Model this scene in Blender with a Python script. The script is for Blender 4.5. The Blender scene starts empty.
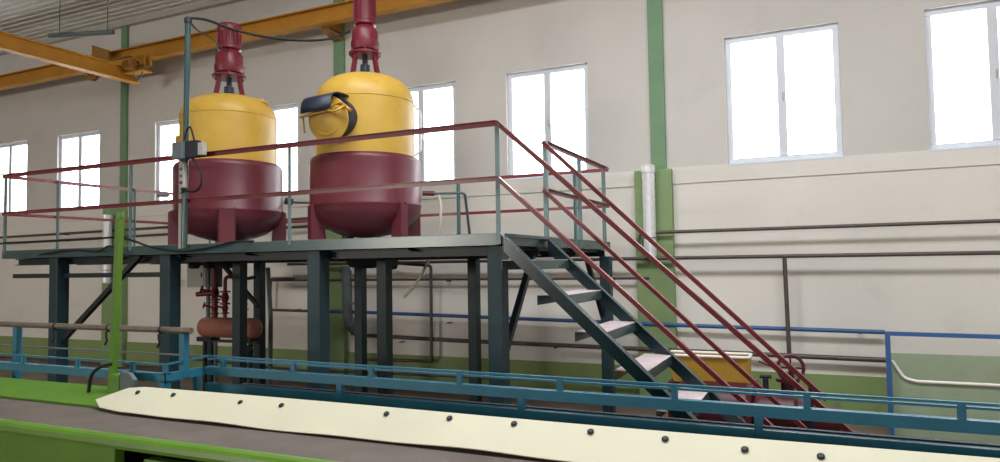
import bpy, bmesh, math, random
from mathutils import Vector, Matrix, Quaternion
random.seed(7)
SC = bpy.context.scene
COL = SC.collection
PI = math.pi

# ------------------------------------------------------------------ camera
F, PITCH, ROLL, YAW, EYE = 695.0, .0475, -.0155, -.4276, 2.2
_w = Vector((math.sin(YAW)*math.cos(PITCH), math.cos(YAW)*math.cos(PITCH), math.sin(PITCH)))
_rt = Vector((math.cos(YAW), -math.sin(YAW), 0))
_up = _rt.cross(_w)
_r = math.cos(ROLL)*_rt + math.sin(ROLL)*_up
_u = -math.sin(ROLL)*_rt + math.cos(ROLL)*_up
cd = bpy.data.cameras.new('camera'); cam = bpy.data.objects.new('camera', cd); COL.objects.link(cam)
cam.matrix_world = Matrix(((_r.x, _u.x, -_w.x, 0), (_r.y, _u.y, -_w.y, 0), (_r.z, _u.z, -_w.z, EYE), (0, 0, 0, 1)))
cd.sensor_fit = 'HORIZONTAL'; cd.sensor_width = 36; cd.lens = F/1000*36; cd.clip_start = .05; cd.clip_end = 200
SC.camera = cam

# ------------------------------------------------------------------ light
SC.view_settings.view_transform = 'Standard'; SC.view_settings.look = 'None'
SC.view_settings.gamma = 1; SC.view_settings.use_curve_mapping = False
SC.view_settings.exposure = 0.0
wd = bpy.data.worlds.new('daylight'); SC.world = wd; wd.use_nodes = True
bg = wd.node_tree.nodes['Background']
bg.inputs[0].default_value = (.93, .97, 1, 1); bg.inputs[1].default_value = 10.0
SC.cycles.max_bounces = 8; SC.cycles.diffuse_bounces = 4; SC.cycles.transparent_max_bounces = 12

def area(name, loc, target, sx, sy, power, colour=(1, 1, 1)):
    l = bpy.data.lights.new(name, 'AREA'); l.shape = 'RECTANGLE'; l.size = sx; l.size_y = sy
    l.energy = power; l.color = colour
    o = bpy.data.objects.new(name, l); COL.objects.link(o); o.location = loc
    o.rotation_euler = (Vector(target)-Vector(loc)).to_track_quat('-Z', 'Y').to_euler()
    return o
# daylight through the window band of the opposite long wall; the second lamp is an unseen warm fill added for the left part
area('opposite_window_and_fill', (2.0, -19.5, 5.6), (-7, 11, 1.2), 13, 2.0, 1080, (1, .98, .96))
area('opposite_window_and_fill', (-17, -19.5, 3.6), (-8, 11, 1.2), 9, 1.8, 2100, (1, .94, .84))
# daylight through the roof lights
area('roof_light', (-1, 4.2, 8.4), (-1, 4.5, 0), 9, 1.6, 800, (.95, .98, 1))

# ------------------------------------------------------------------ materials
def mat(name, rgb, rough=.5, metal=0., var=.12, scale=6., bump=.0, spec=.5, dirt=None, dirt_amt=.0, coat=0.):
    m = bpy.data.materials.new(name); m.use_nodes = True
    nt = m.node_tree; b = nt.nodes['Principled BSDF']
    lin = [(c/255/12.92 if c/255 <= .04045 else ((c/255+.055)/1.055)**2.4) for c in rgb]
    tc = nt.nodes.new('ShaderNodeTexCoord')
    n = nt.nodes.new('ShaderNodeTexNoise'); n.inputs['Scale'].default_value = scale; n.inputs['Detail'].default_value = 5
    nt.links.new(tc.outputs['Object'], n.inputs['Vector'])
    r = nt.nodes.new('ShaderNodeValToRGB')
    a = [max(0, c*(1-var)) for c in lin]; z = [min(1, c*(1+var)) for c in lin]
    r.color_ramp.elements[0].position = .3; r.color_ramp.elements[1].position = .7
    r.color_ramp.elements[0].color = (*a, 1); r.color_ramp.elements[1].color = (*z, 1)
    nt.links.new(n.outputs['Fac'], r.inputs['Fac'])
    out = r.outputs['Color']
    if dirt:
        n2 = nt.nodes.new('ShaderNodeTexNoise'); n2.inputs['Scale'].default_value = scale*2.7; n2.inputs['Detail'].default_value = 8
        n2.inputs['Roughness'].default_value = .7
        nt.links.new(tc.outputs['Object'], n2.inputs['Vector'])
        r2 = nt.nodes.new('ShaderNodeValToRGB'); r2.color_ramp.elements[0].position = .55; r2.color_ramp.elements[1].position = .72
        r2.color_ramp.elements[0].color = (0, 0, 0, 1); r2.color_ramp.elements[1].color = (dirt_amt,)*3+(1,)
        nt.links.new(n2.outputs['Fac'], r2.inputs['Fac'])
        mx = nt.nodes.new('ShaderNodeMix'); mx.data_type = 'RGBA'
        nt.links.new(r2.outputs['Color'], mx.inputs[0]); nt.links.new(out, mx.inputs[6])
        mx.inputs[7].default_value = (*[(c/255)**2.2 for c in dirt], 1)
        out = mx.outputs[2]
    nt.links.new(out, b.inputs['Base Color'])
    b.inputs['Roughness'].default_value = rough; b.inputs['Metallic'].default_value = metal
    b.inputs['Specular IOR Level'].default_value = spec
    if coat: b.inputs['Coat Weight'].default_value = coat; b.inputs['Coat Roughness'].default_value = .25
    if bump:
        bp = nt.nodes.new('ShaderNodeBump'); bp.inputs['Strength'].default_value = bump; bp.inputs['Distance'].default_value = .01
        nt.links.new(n.outputs['Fac'], bp.inputs['Height']); nt.links.new(bp.outputs['Normal'], b.inputs['Normal'])
    return m
M = dict(
 wall=mat('wall_plaster', (228, 223, 216), .9, var=.04, scale=.7, bump=.05, dirt=(150, 140, 128), dirt_amt=.12),
 column=mat('column_green', (112, 146, 112), .6, var=.06, scale=2),
 lower=mat('lower_green', (130, 154, 106), .6, var=.08, scale=2),
 wains=mat('wainscot_green', (132, 152, 96), .6, var=.08, scale=1.5, dirt=(90, 100, 70), dirt_amt=.3),
 wallup=mat('upper_wall_dimmed', (205, 201, 197), .9, var=.05, scale=.5, bump=.05, dirt=(150, 146, 140), dirt_amt=.15),  # greyer version of the wall colour, standing in for weaker light higher up
 ceil=mat('ceiling_sheet', (220, 220, 214), .7, var=.08, scale=3),
 floor=mat('concrete_floor', (112, 98, 86), .8, var=.2, scale=1.2, dirt=(60, 52, 46), dirt_amt=.5),
 frame=mat('window_plastic', (214, 219, 228), .35, var=.02),
 teal=mat('teal_paint', (60, 84, 84), .24, var=.12, scale=5, bump=.05, dirt=(90, 96, 92), dirt_amt=.25),
 post=mat('post_paint', (96, 120, 122), .4, var=.1),
 stair=mat('stair_teal', (28, 54, 62), .22, var=.1, scale=5),
 tealcol=mat('column_teal', (24, 50, 58), .5, var=.12, scale=5, bump=.05),
 tealdk=mat('dark_teal_paint', (12, 26, 36), .45, var=.15, scale=5),
 deck=mat('deck_plate', (112, 124, 120), .45, metal=.2, var=.15, scale=8),
 tread=mat('tread_plate', (214, 196, 200), .4, var=.15, scale=9, dirt=(120, 96, 96), dirt_amt=.5),
 rail=mat('rail_red', (134, 56, 64), .26, var=.1, scale=7, spec=.6),
 red=mat('tank_red', (100, 36, 48), .42, var=.1, scale=4, bump=.04, spec=.5),
 motor=mat('motor_red', (108, 24, 40), .42, var=.12, scale=9),
 yellow=mat('tank_yellow', (200, 160, 64), .45, var=.08, scale=3, bump=.05, dirt=(150, 100, 40), dirt_amt=.25),
 crane=mat('crane_yellow', (184, 126, 30), .5, var=.1, scale=3, dirt=(120, 80, 30), dirt_amt=.3),
 cranedk=mat('crane_ochre', (150, 104, 40), .6, var=.12, scale=5),
 navy=mat('navy_rubber', (34, 40, 60), .5, var=.15, scale=8),
 black=mat('black_rubber', (12, 12, 14), .65, var=.1),
 darkpipe=mat('dark_steel_pipe', (92, 82, 78), .45, metal=.3, var=.15, scale=10),
 steel=mat('worn_steel', (138, 124, 114), .35, metal=.6, var=.2, scale=12),
 foil=mat('foil_duct', (228, 230, 232), .3, metal=.25, var=.06, scale=14, bump=.3),
 blue=mat('blue_paint', (44, 116, 142), .42, var=.1, scale=5, dirt=(60, 90, 100), dirt_amt=.4),
 bluerail=mat('wall_rail_blue', (50, 92, 146), .4, var=.08),
 cream=mat('cream_board', (206, 202, 178), .65, var=.03, scale=3),
 lime=mat('lime_paint', (88, 130, 34), .38, var=.1, scale=4, spec=.6),
 belt=mat('belt_rubber', (98, 88, 82), .75, var=.14, scale=4, bump=.1, dirt=(80, 70, 64), dirt_amt=.5),
 dark=mat('dark_interior', (26, 34, 44), .6, var=.1),
 grey=mat('grey_enclosure', (182, 180, 174), .45, var=.05),
 slate=mat('slate_enclosure', (96, 108, 112), .45, var=.05),
 salmon=mat('salmon_paint', (176, 112, 96), .45, var=.1, scale=6, dirt=(120, 90, 80), dirt_amt=.4),
 white=mat('white_hose', (226, 220, 200), .5, var=.03),
 maroon=mat('dark_maroon', (78, 20, 32), .45, var=.12),
 liner=mat('pale_liner', (236, 232, 226), .4, var=.03),
 trough=mat('trough_green', (150, 166, 140), .5, var=.06),
 bronze=mat('bronze_yellow', (190, 144, 56), .4, metal=.2, var=.15, scale=12),
)
g = bpy.data.materials.new('window_glass'); g.use_nodes = True; nt = g.node_tree; nt.nodes.clear()
o_ = nt.nodes.new('ShaderNodeOutputMaterial'); mx_ = nt.nodes.new('ShaderNodeMixShader'); tr_ = nt.nodes.new('ShaderNodeBsdfTransparent')
gl_ = nt.nodes.new('ShaderNodeBsdfGlossy'); gl_.inputs['Roughness'].default_value = .05; mx_.inputs[0].default_value = .05
nt.links.new(tr_.outputs[0], mx_.inputs[1]); nt.links.new(gl_.outputs[0], mx_.inputs[2]); nt.links.new(mx_.outputs[0], o_.inputs[0])
M['glass'] = g

# ------------------------------------------------------------------ mesh helpers
def V(*a): return Vector(a)
def frame_of(d):
    d = d.normalized(); a = Vector((0, 0, 1)) if abs(d.z) < .95 else Vector((1, 0, 0))
    x = d.cross(a).normalized(); y = x.cross(d).normalized()   # y is the 'up' side
    return x, y, d
class MB:
    def __init__(s): s.v = []; s.f = []; s.sm = []
    def add(s, vs, fs, smooth=False):
        n = len(s.v); s.v += [Vector(p) for p in vs]
        for f in fs: s.f.append([i+n for i in f]); s.sm.append(smooth)
        return s
    def box(s, x0, x1, y0, y1, z0, z1):
        vs = [(x, y, z) for z in (z0, z1) for y in (y0, y1) for x in (x0, x1)]
        return s.add(vs, [(0, 2, 3, 1), (4, 5, 7, 6), (0, 1, 5, 4), (2, 6, 7, 3), (0, 4, 6, 2), (1, 3, 7, 5)])
    def cbox(s, x0, x1, y0, y1, z0, z1, c=.006):   # box with chamfered edges
        bm = bmesh.new(); bmesh.ops.create_cube(bm, size=1)
        for v in bm.verts: v.co = Vector(((x0+x1)/2+v.co.x*(x1-x0), (y0+y1)/2+v.co.y*(y1-y0), (z0+z1)/2+v.co.z*(z1-z0)))
        c = min(c, .3*min(abs(x1-x0), abs(y1-y0), abs(z1-z0)))
        bmesh.ops.bevel(bm, geom=bm.edges[:], offset=c, segments=2, profile=.6, affect='EDGES')
        return s.take(bm)
    def take(s, bm, mtx=None, smooth=False):
        if mtx: bmesh.ops.transform(bm, matrix=mtx, verts=bm.verts)
        bm.verts.index_update()
        s.add([v.co.copy() for v in bm.verts], [[v.index for v in f.verts] for f in bm.faces], smooth); bm.free(); return s
    def bar(s, a, b, w, h, up=None):     # rectangular bar a->b, w across, h along up
        a, b = Vector(a), Vector(b); x, y, d = frame_of(b-a)
        if up is not None:
            up = Vector(up); y = (up-d*up.dot(d)).normalized(); x = d.cross(y).normalized()
        vs = [p+x*i*w/2+y*j*h/2 for p in (a, b) for j in (-1, 1) for i in (-1, 1)]
        return s.add(vs, [(0, 1, 3, 2), (4, 6, 7, 5), (0, 4, 5, 1), (2, 3, 7, 6), (0, 2, 6, 4), (1, 5, 7, 3)])
    def angle(s, a, b, w, h, t, side=1, up=(0, 0, 1)):   # L profile: top flange w wide, web h deep
        a, b = Vector(a), Vector(b); d = (b-a).normalized(); up = Vector(up); y = (up-d*up.dot(d)).normalized(); x = d.cross(y).normalized()*side
        pts = [(0, 0), (w, 0), (w, -t), (t, -t), (t, -h), (0, -h)]
        vs = [p+x*i+y*j for p in (a, b) for i, j in pts]; n = 6
        return s.add(vs, [list(range(n)), list(range(2*n-1, n-1, -1))]+[[i, i+n, (i+1) % n+n, (i+1) % n] for i in range(n)])
    def channel(s, a, b, h, w, t, side=1, up=(0, 0, 1)):  # C profile, web outward, centred vertically
        a, b = Vector(a), Vector(b); d = (b-a).normalized(); up = Vector(up); y = (up-d*up.dot(d)).normalized(); x = d.cross(y).normalized()*side
        pts = [(0, h/2), (w, h/2), (w, h/2-t), (t, h/2-t), (t, -h/2+t), (w, -h/2+t), (w, -h/2), (0, -h/2)]
        vs = [p+x*i+y*j for p in (a, b) for i, j in pts]; n = 8
        return s.add(vs, [list(range(n)), list(range(2*n-1, n-1, -1))]+[[i, i+n, (i+1) % n+n, (i+1) % n] for i in range(n)])
    def ibeam(s, a, b, h, w, t, up=(0, 0, 1)):
        a, b = Vector(a), Vector(b); d = (b-a).normalized(); up = Vector(up); y = (up-d*up.dot(d)).normalized(); x = d.cross(y).normalized()
        q = t/2; pts = [(-w/2, h/2), (w/2, h/2), (w/2, h/2-t), (q, h/2-t), (q, -h/2+t), (w/2, -h/2+t), (w/2, -h/2), (-w/2, -h/2), (-w/2, -h/2+t), (-q, -h/2+t), (-q, h/2-t), (-w/2, h/2-t)]
        vs = [p+x*i+y*j for p in (a, b) for i, j in pts]; n = 12
        return s.add(vs, [list(range(n)), list(range(2*n-1, n-1, -1))]+[[i, i+n, (i+1) % n+n, (i+1) % n] for i in range(n)])
    def cyl(s, a, b, r, r2=None, n=20, smooth=True):
        a, b = Vector(a), Vector(b); r2 = r if r2 is None else r2; x, y, d = frame_of(b-a)
        vs = []
        for p, q in ((a, r), (b, r2)):
            for i in range(n): t = 2*PI*i/n; vs.append(p+x*math.cos(t)*q+y*math.sin(t)*q)
        s.add(vs, [[i, (i+1) % n, (i+1) % n+n, i+n] for i in range(n)], smooth)
        k = len(s.v)-2*n
        s.f.append([k+i for i in range(n)][::-1]); s.f.append([k+n+i for i in range(n)]); s.sm += [False, False]
        return s
    def tube(s, pts, r, n=10, spline=True):
        P = [Vector(p) for p in pts]
        if spline and len(P) > 2:
            Q = []
            for i in range(len(P)-1):
                p0, p1, p2, p3 = P[max(i-1, 0)], P[i], P[i+1], P[min(i+2, len(P)-1)]
                for k in range(6):
                    t = k/6; Q.append(.5*((2*p1)+(p2-p0)*t+(2*p0-5*p1+4*p2-p3)*t*t+(3*p1-p0-3*p2+p3)*t**3))
            Q.append(P[-1]); P = Q
        x, y, d = frame_of(P[1]-P[0]); vs = []
        for i, p in enumerate(P):
            d = ((P[min(i+1, len(P)-1)]-P[max(i-1, 0)])).normalized()
            x = (x-d*x.dot(d)).normalized(); y = d.cross(x)
            for k in range(n): t = 2*PI*k/n; vs.append(p+x*math.cos(t)*r+y*math.sin(t)*r)
        m = len(P)
        fs = [[i*n+k, i*n+(k+1) % n, (i+1)*n+(k+1) % n, (i+1)*n+k] for i in range(m-1) for k in range(n)]
        s.add(vs, fs, True); b = len(s.v)-m*n
        s.f.append([b+k for k in range(n)][::-1]); s.f.append([b+(m-1)*n+k for k in range(n)]); s.sm += [False, False]
        return s
    def bend(s, pts, r, rad=.08, n=12):      # pipe with rounded elbows
        P = [Vector(p) for p in pts]; Q = [P[0]]
        for i in range(1, len(P)-1):
            a = (P[i-1]-P[i]); b = (P[i+1]-P[i]); k = min(rad, a.length*.45, b.length*.45)
            a = P[i]+a.normalized()*k; b = P[i]+b.normalized()*k
            for j in range(6): t = j/5; Q.append(a*(1-t)**2+P[i]*2*t*(1-t)+b*t*t)
        Q.append(P[-1]); return s.tube(Q, r, n, False)
    def lathe(s, prof, c=(0, 0, 0), n=48, axis=None, sharp=()):   # prof [(r,z)]
        c = Vector(c); R = Vector(axis).to_track_quat('Z', 'Y') if axis is not None else Quaternion()
        vs = []
        for r, z in prof:
            for i in range(n): t = 2*PI*i/n; vs.append(c+R @ Vector((r*math.cos(t), r*math.sin(t), z)))
        fs = [[j*n+i, j*n+(i+1) % n, (j+1)*n+(i+1) % n, (j+1)*n+i] for j in range(len(prof)-1) for i in range(n)]
        s.add(vs, fs, True); b = len(s.v)-len(prof)*n
        s.f.append([b+i for i in range(n)][::-1]); s.f.append([b+(len(prof)-1)*n+i for i in range(n)]); s.sm += [False, False]
        return s
    def prism(s, poly, off):     # polygon of 3D points extruded by off
        n = len(poly); off = Vector(off)
        return s.add([Vector(p) for p in poly]+[Vector(p)+off for p in poly], [list(range(n))[::-1], list(range(n, 2*n))]+[[i, (i+1) % n, (i+1) % n+n, i+n] for i in range(n)])
    def torus(s, c, axis, R, r, n=28, m=10):
        c = Vector(c); x, y, d = frame_of(Vector(axis)); vs = []
        for i in range(n):
            t = 2*PI*i/n; e = x*math.cos(t)+y*math.sin(t)
            for j in range(m): a = 2*PI*j/m; vs.append(c+e*(R+r*math.cos(a))+d*r*math.sin(a))
        return s.add(vs, [[i*m+j, ((i+1) % n)*m+j, ((i+1) % n)*m+(j+1) % m, i*m+(j+1) % m] for i in range(n) for j in range(m)], True)
    def build(s, name, m, parent=None, **kw):
        me = bpy.data.meshes.new(name); me.from_pydata([tuple(v) for v in s.v], [], s.f); me.validate()
        bm = bmesh.new(); bm.from_mesh(me)
        if len(bm.faces) == len(s.sm):
            for f, q in zip(bm.faces, s.sm): f.smooth = q
        bmesh.ops.recalc_face_normals(bm, faces=bm.faces[:])
        for e in bm.edges:
            if len(e.link_faces) == 2 and e.calc_face_angle(0) > .6: e.smooth = False
        bm.to_mesh(me); bm.free()
        me.materials.append(M[m] if isinstance(m, str) else m)
        o = bpy.data.objects.new(name, me)
        if parent is not None:
            # vertices are written in world space: shift them into the parent's frame
            off = parent['_o'] if '_o' in parent else (0, 0, 0)
            me.transform(Matrix.Translation(-Vector(off)))
            o.parent = parent
            if parent.type == 'MESH': o['_o'] = off
            else: o['_o'] = off
        COL.objects.link(o)
        for k, v in kw.items(): o[k] = v
        return o
def thing(name, label, cat, loc, group=None):
    o = bpy.data.objects.new(name, None); COL.objects.link(o); o.location = loc; o.empty_display_size = .1
    o['_o'] = tuple(loc); o['label'] = label; o['category'] = cat
    if group: o['group'] = group
    return o
def solo(mb, name, m, label, cat, group=None):     # one-mesh thing with its origin at its own base
    c = Vector((sum(v.x for v in mb.v)/len(mb.v), sum(v.y for v in mb.v)/len(mb.v), min(v.z for v in mb.v)))
    o = mb.build(name, m); o.data.transform(Matrix.Translation(-c)); o.location = c; o['_o'] = tuple(c)
    o['label'] = label; o['category'] = cat
    if group: o['group'] = group
    return o
def struct(mb, name, m, parent=None):
    o = mb.build(name, m, parent)
    if parent is None: o['kind'] = 'structure'; o['_o'] = (0, 0, 0)
    return o

# ------------------------------------------------------------------ the hall
YW = 11.0; XL, XR = -32.0, 9.0
WZ0, WZ1 = 3.66, 5.53
WIN = [(-19.75, -18.2), (-17.0, -15.45), (-13.57, -12.05), (-10.97, -9.45), (-7.37, -5.86), (-4.85, -3.37), (-1.19, .385), (1.45, 3.0)]
wb = MB()
xs = [XL]+[x for w_ in WIN for x in w_]+[XR]
wb.box(XL, XR, YW, YW+.35, 0, WZ0-.01)
wall = struct(wb, 'wall_back', 'wall'); wb = MB()
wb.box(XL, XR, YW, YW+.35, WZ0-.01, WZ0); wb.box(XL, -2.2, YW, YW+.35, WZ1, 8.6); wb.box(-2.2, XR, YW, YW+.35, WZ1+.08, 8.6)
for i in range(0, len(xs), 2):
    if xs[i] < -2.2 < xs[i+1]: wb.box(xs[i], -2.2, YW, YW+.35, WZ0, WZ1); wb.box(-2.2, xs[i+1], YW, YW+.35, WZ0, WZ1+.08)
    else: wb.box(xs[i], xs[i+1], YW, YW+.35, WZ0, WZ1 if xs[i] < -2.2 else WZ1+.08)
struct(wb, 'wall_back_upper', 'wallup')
lb = MB(); cols = [(-20.9, -20.68), (-14.66, -14.46), (-8.53, -8.29), (-2.345, -2.11), (4.0, 4.25)]
lows = [(-21.25, -20.6), (-15.12, -14.42), (-8.83, -8.25), (-2.60, -2.02), (3.7, 4.3)]
struct(MB().box(XL, XR, YW-.022, YW+.001, 3.41, 3.655), 'trim_1', 'wall')
struct(MB().box(XL, XR, YW-.03, YW+.001, .06, .56), 'trim_2', 'wains')
struct(MB().box(XL, XR, YW-.045, YW+.001, 0, .06), 'baseboard_back', 'darkpipe')
struct(MB().box(XL, XR, -20, YW+.35, -.2, 0), 'floor', 'floor')
struct(MB().box(XL, XR, -20.3, -20, 0, 12), 'wall_front', 'wall')
struct(MB().box(XL-.3, XL, -20.3, YW+.35, 0, 12), 'wall_left', 'wall')
struct(MB().box(XR, XR+.3, -20.3, YW+.35, 0, 12), 'wall_right', 'wall')
# corrugated ceiling rising away from the wall, ribs running along the hall
cb = MB(); prof = []; y = YW; pitch = .15
while y > -20:
    for dy, dz in ((0, 0), (.055, 0), (.075, -.022), (.13, -.022)): prof.append((y-dy, dz+8.0+(YW-y+dy)*.12))
    y -= pitch
cv = [(x, p[0], p[1]) for x in (XL, XR) for p in prof]; n = len(prof)
cb.add(cv, [[i, i+1, i+1+n, i+n] for i in range(n-1)])
cb.add([(x, p[0], p[1]+.03) for x in (XL, XR) for p in prof], [[i, i+1, i+1+n, i+n] for i in range(n-1)])
struct(cb, 'ceiling', 'ceil')
struct(MB().box(XL, XR, YW-.12, YW, 7.88, 8.02), 'trim_3', 'grey')
WZA = WZ1
for k, (x0, x1) in enumerate(WIN):
    WZ1 = WZA if x0 < -2.2 else WZA+.08
    f = MB(); a, b = YW+.06, YW+.13; t = .085; xm = (x0+x1)/2
    f.cbox(x0, x1, a, b, WZ0, WZ0+t); f.cbox(x0, x1, a, b, WZ1-t, WZ1); f.cbox(x0, x0+t, a, b, WZ0+t, WZ1-t); f.cbox(x1-t, x1, a, b, WZ0+t, WZ1-t)
    f.cbox(xm-.06, xm+.06, a-.01, b, WZ0+t, WZ1-t)
    w_ = struct(f, 'window_%d' % (k+1), 'frame')
    MB().box(x0+t, xm-.06, b-.04, b-.03, WZ0+t, WZ1-t).box(xm+.06, x1-t, b-.04, b-.03, WZ0+t, WZ1-t).build('pane', 'glass', w_)
    MB().cbox(x0-.02, x1+.02, YW-.024, a, WZ0-.03, WZ0+.005).build('window_sill', 'frame', w_)
    MB().cbox(xm+.01, xm+.035, a-.04, a-.01, (WZ0+WZ1)/2-.07, (WZ0+WZ1)/2+.05).build('window_handle', 'grey', w_)
place = ['at the far left end', 'behind the left mixing tank', 'between the two mixing tanks', 'behind the staircase', 'at the far right end']
for k in range(5):
    (x0, x1), (u0, u1) = cols[k], lows[k]
    c = MB().cbox(x0, x1, YW-.06, YW, 3.64, 7.95).build('trim_%d' % (k+4), 'column'); c['kind'] = 'structure'; c['_o'] = (0, 0, 0)
    MB().cbox(u0, u1, YW-.14, YW, 0, 3.64).build('column_pier', 'lower', c)

# ------------------------------------------------------------------ pipes on the wall
YP = YW-.14
def wallpipe(name, pts, r, m, label, rad=.06):
    mb = MB().bend(pts, r, rad)
    return mb, solo(mb, name, m, label, 'pipe')
def brackets(o, spots, m='darkpipe'):
    for x, z in spots: MB().bar((x, YP, z-.03), (x, YW, z-.03), .03, .02).build('pipe_clip', m, o)
_, p1 = wallpipe('wall_pipe', [(-2.55, YP-.1, 2.45), (-2.5, YP-.1, 2.65), (7.5, YP-.1, 2.66)], .026, 'darkpipe', 'upper thin dark pipe running right along the wall from behind the handrails')
_, p2 = wallpipe('wall_pipe', [(-9.5, YP-.12, 2.26), (7.5, YP-.12, 2.24)], .028, 'darkpipe', 'dark pipe along the wall just below the topmost one, from which a drop pipe hangs')
_, p3 = wallpipe('wall_pipe', [(-.43, YP-.12, 2.22), (-.41, YP-.12, .8)], .03, 'darkpipe', 'dark vertical drop pipe on the wall right of the stairs')
_, p4 = wallpipe('wall_pipe', [(-10.1, YP, 1.94), (-2.4, YP, 1.945)], .022, 'darkpipe', 'thin dark pipe on the wall level with the second stair tread')
_, p5 = wallpipe('wall_rail', [(-8.56, YP, 1.35), (-5.94, YP, 1.30), (-1.8, YP, 1.22), (.8, YP, 1.19)], .03, 'bluerail', 'blue pipe running along the wall behind the platform columns and right of the stairs')
_, p6 = wallpipe('wall_pipe', [(-7.75, YP, .905), (-5.9, YP, .87), (7.5, YP, .75)], .035, 'darkpipe', 'lowest thick brown pipe along the wall above the green dado')
_, p7 = wallpipe('wall_pipe', [(-13.0, YP, .30), (-9, YP, .16), (-8.5, YP, .2), (-2.3, YP, .30)], .022, 'darkpipe', 'dark pipe low down in front of the green dado')
_, p8 = wallpipe('wall_pipe', [(-24, YP, 3.04), (-9, YP, 3.16)], .026, 'darkpipe', 'upper of two dark pipes on the wall behind the left railing')
_, p9 = wallpipe('wall_pipe', [(-24, YP, 2.88), (-9, YP, 3.0)], .026, 'darkpipe', 'lower of two dark pipes on the wall behind the left railing')
for p, z, xs_ in ((p4, 1.94, (-9, -6, -3)), (p5, 1.2, (-6, -2.8, .5)), (p6, .83, (-7, -4, -1, 2))): brackets(p, [(x, z) for x in xs_])
for p, z, xs_ in ((p8, 3.1, (-16.5, -12.8)), (p9, 2.95, (-16.5, -12.8))): brackets(p, [(x, z) for x in xs_])
# foil ducts in front of the lower column parts
for x, z0, z1, lab in ((-20.95, 1.9, 3.5, 'silver foil duct on the green wall column beyond the left end of the platform'),
                       (-14.80, 1.9, 3.45, 'bright silver foil duct on the green column behind the left railing'),
                       (-2.35, 2.27, 3.68, 'silver foil duct on the green column behind the stair handrails')):
    t = thing('foil_duct', lab, 'duct', (x, YW-.25, z0)); prof = [(.09, z0)]
    k = z0
    while k < z1-.05: prof += [(.10, k+.06), (.096, k+.08)]; k += .12
    prof += [(.1, z1)]
    MB().lathe(prof, (x, YW-.25, 0), 24).build('duct_tube', 'foil', t)
    MB().lathe([(.108, z1-.1), (.11, z1), (.09, z1+.02)], (x, YW-.25, 0), 24).build('duct_collar', 'foil', t)
    MB().torus((x, YW-.25, z0+.3), (0, 0, 1), .104, .008).build('duct_clamp', 'steel', t)
t = thing('foil_duct', 'grey foil duct curving down the green column seen under the platform', 'duct', (-8.0, YW-.25, .8))
MB().bend([(-8.12, YW-.25, 2.2), (-8.1, YW-.25, 1.9), (-8.08, YW-.25, 1.1), (-7.8, YW-.25, .93)], .085, .2, 18).build('duct_tube', 'slate', t)
MB().torus((-8.09, YW-.25, 1.5), (0, 0, 1), .088, .008).build('duct_clamp', 'steel', t)

# ------------------------------------------------------------------ crane
YC = 10.45
t = thing('crane_runway', 'long yellow crane runway girder crossing high on the back wall', 'crane rail', (-9, YC, 6.75))
MB().ibeam((-26, YC, 6.87), (1.5, YC, 6.99), .32, .2, .022).build('girder', 'crane', t)
MB().bar((-26, YC, 7.05), (1.5, YC, 7.17), .04, .04).build('crane_rail', 'cranedk', t)
for x in (-20.8, -14.55, -8.4, -2.23):
    MB().prism([(x-.1, YC+.05, 6.72), (x-.1, YW-.05, 6.72), (x-.1, YW-.05, 6.6)], (.2, 0, 0)).build('bracket', 'cranedk', t)
    MB().cbox(x-.1, x+.1, YC+.1, YW-.05, 6.75, 7.0).build('tie_plate', 'cranedk', t)
t = thing('bridge_crane', 'yellow overhead bridge girder with end carriage meeting the runway at upper left', 'crane', (-13.9, YC-.3, 6.5))
MB().ibeam((-13.4, 10.4, 6.40), (-13.4, -2, 6.40), .30, .2, .022).build('bridge_girder', 'crane', t)
MB().cbox(-14.75, -12.85, YC-.18, YC-.12, 6.55, 6.76).cbox(-14.75, -12.85, YC-.32, YC-.28, 6.55, 6.76).build('end_carriage', 'crane', t)
MB().cbox(-14.35, -13.3, YC-.34, YC+.05, 6.77, 6.80).build('carriage_plate', 'cranedk', t)
MB().prism([(-14.55, YC-.3, 6.80), (-14.0, YC-.3, 6.80), (-14.0, YC-.3, 7.02), (-14.55, YC-.3, 7.22)], (0, .05, 0)).build('gusset', 'cranedk', t)
for x in (-14.6, -13.05):
    wh = MB().lathe([(.06, -.05), (.17, -.05), (.17, -.03), (.14, -.02), (.14, .02), (.17, .03), (.17, .05), (.06, .05)], (x, YC-.23, 6.6), 24, (0, 1, 0)).build('wheel', 'cranedk', t)
    MB().cyl((x, YC-.36, 6.6), (x, YC-.1, 6.6), .04, n=12).build('axle', 'dark', wh)
MB().lathe([(.09, 0), (.11, .02), (.11, .22), (.07, .27)], (-13.0, YC-.45, 6.55), 20, (-1, 0, 0)).build('drive_motor', 'cranedk', t)
MB().torus((-12.98, YC-.36, 6.35), (0, 1, 0), .12, .015).build('cable_loop', 'slate', t)
MB().cbox(-13.5, -12.75, YC-.42, YC-.2, 6.38, 6.42).build('buffer_bar', 'crane', t)
mb = MB().tube([(-14.7, 9.3, 7.2), (-13.1, 9.6, 7.12)], .05, 10, False)
t = thing('ceiling_conduit', 'short dark conduit below the ceiling in the upper left corner', 'conduit', (-14, 9.4, 7.1))
mb.build('conduit_tube', 'slate', t)
for x in (-14.5, -13.3): MB().bar((x, 9.35+(x+14.7)*.19, 7.15), (x, 9.35+(x+14.7)*.19, 8.15), .012, .012).build('hanger', 'slate', t)

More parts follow.
